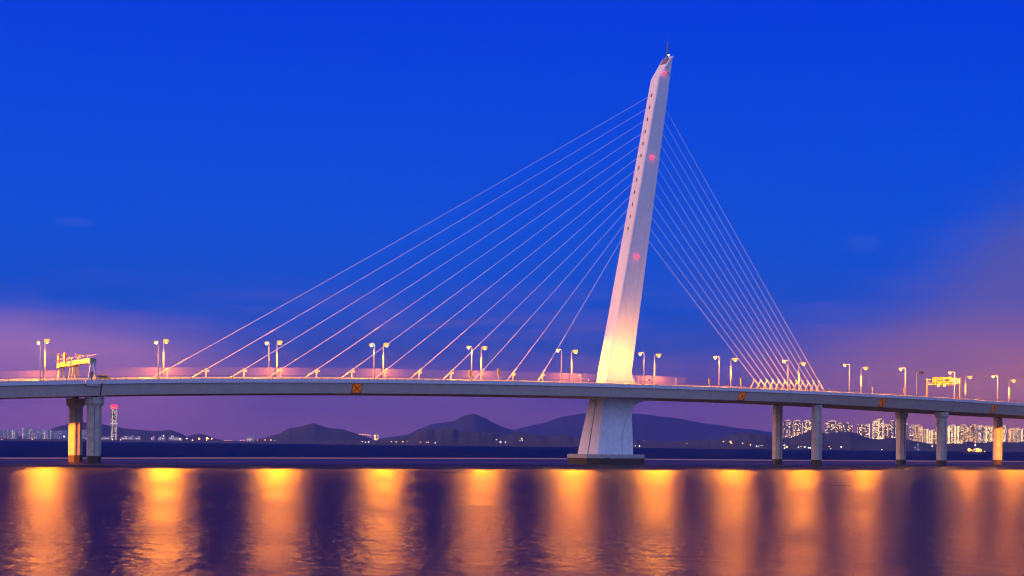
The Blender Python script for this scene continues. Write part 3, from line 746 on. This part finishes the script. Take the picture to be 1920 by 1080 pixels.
# ------------------------------------------------------------------ a van on the deck behind the left joint
sV, vV = 19.6, 4.2
e = empty('van', P(sV, vV, road(sV, vV)), head(sV)); tag(e, 'orange-lit van on the deck just right of the left gantry leg', 'van')
bp = [(-2.3, .45), (2.2, .45), (2.3, .9), (2.15, 1.25), (1.45, 2.1), (-2.2, 2.15), (-2.35, 1.2)]
MB().loft([[(x, y, z) for x, z in bp] for y in (-.9, .9)]).build('body', M['lamplit_yellow'], e)  # white van shown lamplit through its yellow body colour
MB().box((-.4, -.905, 1.65), (3.0, .03, .55)).box((1.85, 0, 1.7), (.05, 1.4, .5), Matrix.Rotation(.7, 3, 'Y')).build('window', M['dark'], e)
for x in (-1.5, 1.5):
    for y in (-.85, .85):
        MB().tube([(x, y - .12, .35), (x, y + .12, .35)], .35, 14).build('wheel', M['joint'], e)

# ------------------------------------------------------------------ water, banks
def sheet(name, pts, z, m, kind='structure', sub=1):
    o = MB().add([(x, y, z) for x, y in pts], [tuple(range(len(pts)))]).build(name, m, recalc=False); tag(o, kind=kind); return o
sheet('sea_water', [(-60000, -3000), (60000, -3000), (60000, 70000), (-60000, 70000)], 0, M['water'])
near_edge = [(-420, 235), (-260, 322), (-133.2, 416.4), (-72.9, 470), (7.2, 531.8), (60, 560), (105.3, 584.4), (167.3, 611.8), (230, 632), (420, 690)]
far_edge = [(640, 1005), (420, 955), (287.1, 897.0), (145, 805.3), (10, 746.1), (-97.6, 636.8), (-171.4, 535.8), (-300, 440), (-520, 330)]
def bank(name, pts, z, m):
    # strip with an irregular outline
    out = []
    for (x0, y0), (x1, y1) in zip(pts, pts[1:] + pts[:1]):
        L = math.hypot(x1 - x0, y1 - y0); n = max(1, int(L / 12))
        for k in range(n):
            f = k / n; x, y = lerp(x0, x1, f), lerp(y0, y1, f)
            j = noise.noise(Vector((x * .03, y * .03, 0))) * 2.2 + noise.noise(Vector((x * .15, y * .15, 3))) * .5
            out.append((x - j * .5, y + j))
    n = len(out)
    return tag(MB().add([(x, y, z) for x, y in out] + [(x, y, -1) for x, y in out], [tuple(range(n))] + [(i, (i + 1) % n, n + (i + 1) % n, n + i) for i in range(n)]).build(name, m), kind='structure')
bank('mud_flat', near_edge + far_edge, .06, M['mud'])
sand = [(x, y) for x, y in far_edge]
bank('sand_bar', sand[::-1] + [(x * 1.015 - 5, y * 1.045 + 14) for x, y in sand], .14, M['sand'])
o = MB()
mm = Matrix.Rotation(.2, 3, 'Z')
cx, cy = 130.9, 535.3
o.loft([[(cx + x * L, cy + y * .8, z) for x, y in ((-1, 0), (-.7, -.6), (.7, -.6), (1, 0), (.7, .6), (-.7, .6))] for L, z in ((1.5, -.1), (1.8, .28), (1.65, .3), (1.5, .22))])
o = o.build('small_boat', M['rock']); tag(o, 'tiny dark boat low on the water just in front of the mud edge', 'boat')
MB().tube([(cx - .1, cy, .2), (cx - .1, cy, .55), (cx - .1, cy, .8)], [.35, .3, .12], 8).build('cargo', M['rock'], o)

# ------------------------------------------------------------------ hills
def hill(name, pts, d, depth, rough=1.0, step=3.0):
    mb = MB(); xs = []; x = pts[0][0]
    while x <= pts[-1][0]: xs.append(x); x += step
    rows = []
    T = [-1, -.8, -.6, -.4, -.22, -.08, 0, .1, .3, .6, 1]
    for x in xs:
        for (xa, ya), (xb, yb) in zip(pts, pts[1:]):
            if xa <= x <= xb:
                f = (x - xa) / max(1e-6, xb - xa); f2 = f * f * (3 - 2 * f); y = lerp(ya, yb, lerp(f, f2, .5)); break
        y += (noise.noise(Vector((x * .11, d * .01, 0))) * .9 + noise.noise(Vector((x * .37, d * .01, 5))) * .6) * rough
        u, w = azel(x, y); z = max(2.0, CAM_H + w * d)
        row = []
        for tt in T:
            k = (1 - abs(tt) ** 1.3)
            dd = d + tt * depth
            zz = z * k + (noise.noise(Vector((x * .05, tt * 3, d))) * z * (.1 if d < 6000 else .02) if 0 < abs(tt) < 1 else 0)
            row.append(Vector((u * dd if tt <= 0 else u * dd, dd, zz if abs(tt) < 1 else -3)))
        rows.append(row)
    n = len(T); vs = [p for r in rows for p in r]; fs = []
    for i in range(len(rows) - 1):
        for k in range(n - 1): fs.append((i * n + k, i * n + k + 1, (i + 1) * n + k + 1, (i + 1) * n + k))
    o = mb.add(vs, fs).build(name, M['forest'], smooth=True); tag(o, kind='structure'); return o
hill('hill', [(-60, 816), (60, 818), (90, 806), (108, 800), (125, 796), (150, 791), (180, 793), (215, 800), (250, 805), (290, 808), (320, 806), (335, 811), (350, 818), (372, 813), (385, 815), (400, 822), (440, 829)], 9500, 900)
hill('hill', [(430, 832), (490, 822), (520, 814), (545, 802), (556, 801), (562, 800), (580, 795), (590, 793.5), (600, 798), (620, 803), (640, 804), (660, 810), (680, 817), (700, 823), (735, 829)], 7200, 700, .7)
hill('hill', [(620, 827), (700, 823), (760, 816), (790, 803), (810, 795), (850, 790), (870, 779), (890, 776), (905, 782), (930, 795), (950, 803), (975, 812), (1010, 822)], 11500, 1200, .4)
hill('hill', [(920, 818), (960, 806), (1010, 795), (1060, 780), (1095, 775), (1150, 772), (1200, 776), (1260, 783), (1330, 795), (1400, 804), (1460, 812), (1580, 826)], 18000, 1400, .3)
hill('hill', [(560, 830), (640, 826), (690, 826.5), (745, 822), (765, 821), (790, 809), (805, 803), (815, 808), (830, 803), (850, 801.5), (860, 809), (900, 810), (915, 812), (940, 818), (965, 812), (1000, 814), (1025, 818), (1060, 815), (1075, 819), (1130, 821), (1190, 825), (1205, 828), (1220, 827), (1240, 828), (1270, 828), (1290, 826), (1310, 824), (1330, 825), (1350, 823), (1370, 817), (1380, 814), (1400, 811), (1420, 814), (1440, 816), (1465, 822), (1480, 821.5), (1500, 815), (1520, 806), (1550, 812), (1585, 809), (1605, 812), (1625, 820), (1640, 823.5), (1650, 824), (1670, 820), (1690, 823), (1706, 824), (1720, 828), (1745, 832), (1780, 831), (1800, 832), (1815, 828), (1840, 831), (1860, 828), (1885, 829), (1930, 829), (2000, 832)], 4600, 380, 1.5, 2.0)
hill('shore_bank', [(-60, 821), (0, 822), (60, 823), (130, 823), (200, 824), (330, 826), (470, 828), (600, 830), (700, 830)], 4500, 200, .4)

# ------------------------------------------------------------------ city blocks
def tower(px0, px1, ytop, d, fmat, lab, grp, crown=True, rx=.2, ybase=None):
    c = far((px0 + px1) / 2, ytop, d); w = (px1 - px0) / FPX * d; h = c.z
    e = empty('tower_block', (c.x, d, 0), rx); tag(e, lab, 'tower block', grp)
    mb = MB(); dp = w * .9
    mb.box((0, 0, h * .5), (w * .5, dp, h)).box((0, 0, h * .49), (w, dp * .45, h * .98))
    for sx in (-1, 1):
        mb.box((sx * w * .34, -dp * .3, h * .485), (w * .2, dp * .3, h * .97)); mb.box((sx * w * .34, dp * .3, h * .485), (w * .2, dp * .3, h * .97))
    mb.build('facade', fmat, e)
    if crown:
        MB().box((0, 0, h + .9), (w * .56, dp * .8, 2.6)).box((w * .08, 0, h + 3.2), (w * .3, dp * .4, 2.4)).build('roof_crown', crown if not isinstance(crown, bool) else M['crown_lit'], e)
    return e
RT = [(1468, 1486, 789.5, 0, 1), (1488, 1501.5, 789.5, 0, 1), (1504, 1521, 789.5, 0, 1), (1523, 1540, 788, 0, 1), (1546, 1556, 793, 0, 0), (1551, 1570, 790.5, 0, 1), (1569, 1580, 794.5, 0, 1), (1580, 1585, 792, 0, 0), (1585, 1593, 794, 0, 1), (1592, 1598.5, 797, 1, 0),
      (1608, 1617, 794, 0, 0), (1616, 1624, 796, 0, 0), (1623, 1631, 793.5, 0, 0), (1637, 1648, 790, 0, 1), (1641, 1657, 787, 0, 1), (1656, 1668, 797.5, 1, 1), (1666, 1679, 790, 0, 1), (1684, 1700, 792, 0, 1),
      (1705.5, 1715, 796, 0, 0), (1714.5, 1727, 798, 1, 1), (1725, 1733, 801, 1, 0), (1732, 1741, 804.5, 1, 0), (1742, 1755, 807.5, 1, 1), (1757, 1776, 800, 1, 1), (1778, 1794, 798, 1, 1), (1793, 1801, 799, 1, 0), (1799, 1813, 797.5, 1, 1), (1812, 1820, 800, 1, 0), (1818, 1833, 797.5, 1, 1), (1832, 1845, 799, 0, 1), (1843, 1860, 800, 1, 1), (1860, 1880, 799, 1, 1), (1880, 1888, 798.5, 1, 1), (1892, 1905, 804.5, 1, 1), (1903, 1914, 803.5, 1, 1), (1911, 1926, 805.5, 0, 1)]
for k, (a, b_, y, wm, cr) in enumerate(RT):
    seg = 'between the first pair of right piers' if a < 1520 else 'behind the second right pier' if a < 1546 else 'between the plain pier and the first capital pier' if a < 1680 else 'behind the first capital pier on the right' if a < 1704 else 'between the two capital piers' if a < 1756 else 'left of the orange-lit pier' if a < 1859 else 'behind the orange-lit pier' if a < 1880 else 'right of the orange-lit pier'
    same = [i for i, q in enumerate(RT) if (q[0] < 1520) == (a < 1520) and (q[0] < 1546) == (a < 1546) and (q[0] < 1680) == (a < 1680) and (q[0] < 1704) == (a < 1704) and (q[0] < 1756) == (a < 1756) and (q[0] < 1859) == (a < 1859) and (q[0] < 1880) == (a < 1880)]
    lab = ('%s lit apartment tower from the left %s' % (ORD[same.index(k)], seg)) if len(same) > 1 else 'lit apartment tower mostly hidden ' + seg
    tower(a, b_, y, 5600 + 60 * (k % 4) + (400 if wm else 0), M['facade_warm' if wm else 'facade_right'], lab, 'lit apartment towers on the right shore', bool(cr), rx=.25 if k % 2 else -.15)
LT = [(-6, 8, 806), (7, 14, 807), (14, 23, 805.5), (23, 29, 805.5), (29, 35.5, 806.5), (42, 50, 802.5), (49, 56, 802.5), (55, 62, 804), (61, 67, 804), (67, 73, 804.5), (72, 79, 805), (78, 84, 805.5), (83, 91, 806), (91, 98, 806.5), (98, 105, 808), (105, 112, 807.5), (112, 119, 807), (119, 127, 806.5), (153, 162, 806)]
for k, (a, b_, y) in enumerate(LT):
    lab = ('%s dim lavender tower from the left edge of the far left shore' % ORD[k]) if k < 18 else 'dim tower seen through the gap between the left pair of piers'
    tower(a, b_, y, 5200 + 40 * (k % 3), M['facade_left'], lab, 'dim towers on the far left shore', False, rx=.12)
# tall tower with the red crown
d = 6500; c = far(214, 764, d); w = 10.5 / FPX * d
e = empty('skyscraper', (c.x, d, 0)); tag(e, 'very tall far skyscraper with glowing red crown right of the left piers', 'skyscraper')
MB().loft([[(x * w * f, y * w * f, z) for x, y in ((-.5, -.35), (-.35, -.5), (.35, -.5), (.5, -.35), (.5, .35), (.35, .5), (-.35, .5), (-.5, .35))] for f, z in ((.85, 0), (.98, c.z * .3), (1.0, c.z * .6), (.92, c.z))]).build('facade', M['facade_tall'], e)
MB().box((0, 0, c.z + 4), (w * .95, w * .9, 8)).build('crown', M['red_hot'], e)
MB().box((0, 0, c.z - 4), (w * 1.0, w * .98, 3)).box((0, 0, c.z + 10), (w * .7, w * .7, 3)).build('crown_ring', M['red_glow'], e)
MB().box((0, 0, c.z * .52), (w * 1.04, w * 1.04, 6)).build('lit_band', M['shed_lit'], e)
# low lit sheds along the left shore
for k, (a, b_, y) in enumerate([(152, 158, 817), (160, 168, 820), (186, 196, 820), (198, 206, 819), (228, 240, 819), (241, 251, 817.5), (254, 263, 819), (284, 290, 819.5), (297, 303, 820), (304, 309, 818), (317, 326, 818), (327, 334, 820), (336, 342, 822), (462, 476, 818.5), (701, 703.5, 815), (704, 709, 815)]):
    d = 4900; c = far((a + b_) / 2, y, d); w = (b_ - a) / FPX * d
    e = empty('shore_building', (c.x, d, 0)); tag(e, '%s low lit shore building counting rightward from the left piers' % ORD[k], 'building', 'low lit buildings along the left shore')
    MB().box((0, 0, c.z / 2), (w, 14, c.z)).box((w * .2, 0, c.z + 1.2), (w * .4, 9, 2.4)).build('wall', M['facade_left'] if k not in (14, 15) else M['facade_warm'], e)
    MB().box((0, -7.2, c.z * .62), (w * .7, .3, 2.2)).build('window_band', M['shed_lit'], e)
c = far(180.5, 820, 4800)
# shore lights
SL = [(388, 822, 'o', 2.3), (350, 822.3, 'o', 1.4), (337, 823, 'o', 1.6), (361, 825.3, 'o', 1.1), (373.5, 822.5, 'o', 1.9), (390, 822.7, 'o', 1.2), (397, 822.8, 'o', 1.2), (387, 825.5, 'o', .8), (422, 826, 'o', .8), (427, 826, 'o', .7), (433, 826, 'o', .7), (451, 825.8, 'o', .9), (457, 825.5, 'o', .8), (468, 825, 'o', .9), (483, 825, 'o', .8), (497, 825, 'o', 1), (508, 825, 'o', 1.1), (515, 826, 'o', .8), (120, 818.5, 'w', 1.6), (60.5, 824, 'o', .8), (3.5, 823.8, 'o', .8), (226, 824.7, 'o', 1.0), (211, 824.5, 'w', .8), (306.5, 816.8, 'w', 1.0), (288, 819, 'r', 1.4),
      (675, 814.6, 'o', .9), (680, 814.4, 'o', .9), (685, 814.8, 'o', .9), (690, 815.6, 'o', .9), (695, 817, 'o', .8), (679, 828, 'o', .9), (685.5, 829, 'w', .8), (691.5, 828.7, 'w', 1.0),
      (733.5, 828.2, 'o', .9), (743, 828.6, 'o', .8), (755.3, 828.5, 'o', 1.0), (763.8, 827.5, 'o', .9), (788, 829, 'o', .8), (800, 829.2, 'o', .8), (803, 829.2, 'o', .8), (816, 830.6, 'w', .9), (930.5, 824.5, 'o', .9), (938.5, 829, 'w', 1.4), (947.5, 829, 'w', .9), (978, 822.3, 'o', 1.2), (979.5, 825.3, 'w', .8), (975, 826.5, 'w', .6),
      (1191, 836, 'w', .7), (1199, 836.5, 'w', 1.3), (1207, 826, 'r', .7), (1288, 831.3, 'o', .7), (1356.5, 828, 'o', 1.0), (1369.7, 828.3, 'o', 1.7), (1372, 831.3, 'o', 1.0), (1392.5, 831.2, 'o', 1.0), (1407.3, 834, 'o', 1.1), (1418.5, 836.5, 'w', 1.0), (1428.5, 835.3, 'o', .9), (1422, 836.5, 'w', .7),
      (1470.5, 835, 'w', 1.3), (1475, 838, 'o', 2.0), (1471, 840.3, 'w', 1.1), (1497, 838.7, 'w', 1.1), (1502, 837, 'o', .8), (1509, 837.8, 'w', 1.4), (1516, 839.5, 'w', 1.3), (1519, 839.8, 'w', 1.2), (1554.5, 837.3, 'o', .8), (1558, 841.5, 'w', .7), (1577.3, 838, 'w', 1.4), (1653.4, 843.3, 'w', 1.0), (1716, 839.3, 'w', .8), (1721, 834, 'w', .8), (1721.8, 842.5, 'w', .8), (1748, 836.2, 'w', 1.4), (1584.5, 809, 'g', .9)]
M['shore_green'] = glow('shore_lamp_green', (.1, 1, .4, 1), 2)
protos = {}
names = {'o': 'orange', 'w': 'white', 'r': 'red', 'g': 'green'}
def zone(x):
    for lim, nm in ((130, 'left of the left piers'), (210, 'by the left piers'), (420, 'near the red-topped skyscraper'), (560, 'at the foot of the left hill'), (700, 'under the left hill'), (830, 'below the dark twin-peaked hill'), (1060, 'between the dark hill and the pylon'), (1300, 'just right of the pylon foot'), (1450, 'left of the first right pier'), (1530, 'between the first two right piers'), (1680, 'between the plain and capital piers'), (1760, 'between the two capital piers')):
        if x < lim: return nm
    return 'at the far right'
cnt = {}
for x, y, c, r in sorted(SL):
    d = 4180; p = far(x, y, d); rad = r * .8 / FPX * d
    key = (zone(x), c); cnt[key] = cnt.get(key, 0) + 1
    tot = sum(1 for q in SL if zone(q[0]) == key[0] and q[2] == c)
    nth = cnt[key] - 1
    if c not in protos:
        e = empty('shore_lamp'); protos[c] = e
        MB().loft([[(math.cos(a) * q, math.sin(a) * q, z) for a in [k * math.pi / 4 for k in range(8)]] for z, q in ((-.8, .45), (-.4, .9), (.2, 1), (.7, .7), (.95, .25))]).build('lantern', M['shore_' + names[c]], e)
        MB().tube([(0, 0, -9), (0, 0, -.8)], [.16, .1], 6).build('mast', M['mast'], e)
        o = e
    else: o = copy_tree(protos[c])
    o.location = p; o.scale = (rad, rad, rad)
    tag(o, ('small %s light %s' % (names[c], zone(x))) if tot == 1 else '%s %s light from the left %s' % (ORD[nth], names[c], zone(x)), 'lamp', 'lights along the far shore')

# ------------------------------------------------------------------ assumed floodlight masts out of view, added to light the outer piers orange
for p, h, aim, pw, side in (((-236, 377), 20, P(17.4, 25, 7), 7.5e6, 'left'), ((272, 612), 47, P(468.9, 25, 7), 5e6, 'right')):
    e = empty('assumed_floodlight_mast', (p[0], p[1], 0)); tag(e, 'tall assumed floodlight mast just outside the %s edge of the view, lighting a pier' % side, 'assumed floodlight mast')
    MB().tube([(0, 0, -1), (0, 0, h)], [.5, .25], 10).build('mast', M['pole'], e, smooth=True)
    MB().tube([(-1.6, 0, h - .2), (1.6, 0, h - .2)], .1, 6).build('crossarm', M['pole'], e)
    for x in (-1.3, 0, 1.3): MB().box((x, -.3, h - .2), (.8, .5, .7)).build('floodlight', M['lamp_hot'], e)
    ld = bpy.data.lights.new('floodlight_beam', 'SPOT'); ld.energy = pw; ld.color = (1, .22, .0); ld.spot_size = R(9); ld.spot_blend = .3; ld.shadow_soft_size = .6  # narrow spot of the assumed mast, added to turn one pier orange
    lo = bpy.data.objects.new('floodlight_beam', ld); COL.objects.link(lo); lo.parent = e; lo.location = (0, 0, h + .8)
    lo.rotation_euler = (aim - Vector((p[0], p[1], h))).to_track_quat('-Z', 'Y').to_euler()

# ------------------------------------------------------------------ work barge at anchor on the right
e = empty('work_barge', (740.9, 2566, 0), .15); tag(e, 'distant work barge with dazzling orange floodlights on the water at right', 'barge')
MB().loft([[(x * 17, y * 5, z) for x, y in ((-1, -.8), (.85, -1), (1.0, 0), (.85, 1), (-1, .8))] for z in (-1, 1.8, 2.2)]).build('hull', M['hull'], e)
MB().box((3, 0, 4.2), (9, 6, 4)).box((3.5, 0, 7.1), (5, 5, 1.8)).build('deckhouse', M['house'], e)
MB().tube([(2, 0, 8), (2, 0, 16)], .25, 6).tube([(-10, 0, 2), (4, 0, 9)], .3, 6).tube([(12, 0, 2), (19, 0, 5)], .25, 6).build('mast', M['mast'], e)
for (x, z, r) in ((-10.5, 5.6, 2.4), (4.0, 5.6, 2.8), (8.4, 5.0, 2.2), (-6.5, 5.0, .8), (15.5, 3.2, .7), (-2, 6.5, .7)):
    MB().loft([[(x + math.cos(a) * q, -5.2 + math.sin(a) * q, z + zz) for a in [k * math.pi / 4 for k in range(8)]] for zz, q in ((-r, r * .3), (-r * .5, r * .85), (0, r), (r * .5, r * .85), (r, r * .3))]).build('floodlight', M['flood_glow'], e)
MB().box((2, 0, 16.3), (1, 1, 1)).build('masthead_light', M['red_glow'], e)
MB().box((2, -.4, 13.3), (1, 1, 1)).build('masthead_light', M['white_glow'], e)

# ------------------------------------------------------------------ haze over the bay
hz = MB().hexa([(-14000, -500, -1), (14000, -500, -1), (14000, 19800, -1), (-14000, 19800, -1), (-14000, -500, 545), (14000, -500, 545), (14000, 19800, 545), (-14000, 19800, 545)])
m = bpy.data.materials.new('haze_air'); m.use_nodes = True
for nn in list(m.node_tree.nodes): m.node_tree.nodes.remove(nn)
out = m.node_tree.nodes.new('ShaderNodeOutputMaterial'); pv = m.node_tree.nodes.new('ShaderNodeVolumePrincipled')
pv.inputs['Color'].default_value = (.17, .32, .86, 1); pv.inputs['Density'].default_value = 4.2e-5; pv.inputs['Anisotropy'].default_value = .72
m.node_tree.links.new(pv.outputs[0], out.inputs['Volume'])
HAZE = hz.build('haze', m); tag(HAZE, kind='stuff')

# ------------------------------------------------------------------ render settings
sc.render.engine = 'CYCLES'
cy_ = sc.cycles
cy_.use_denoising = True; cy_.use_adaptive_sampling = False; cy_.filter_width = 1.15
try: cy_.denoiser = 'OPENIMAGEDENOISE'
except Exception: pass
cy_.max_bounces = 6; cy_.diffuse_bounces = 2; cy_.glossy_bounces = 3; cy_.transparent_max_bounces = 8; cy_.volume_bounces = 1
cy_.sample_clamp_indirect = 4; cy_.blur_glossy = .5; cy_.use_light_tree = True
vs = sc.view_settings; vs.view_transform = 'Standard'; vs.look = 'None'; vs.exposure = 0; vs.gamma = 1; vs.use_curve_mapping = False
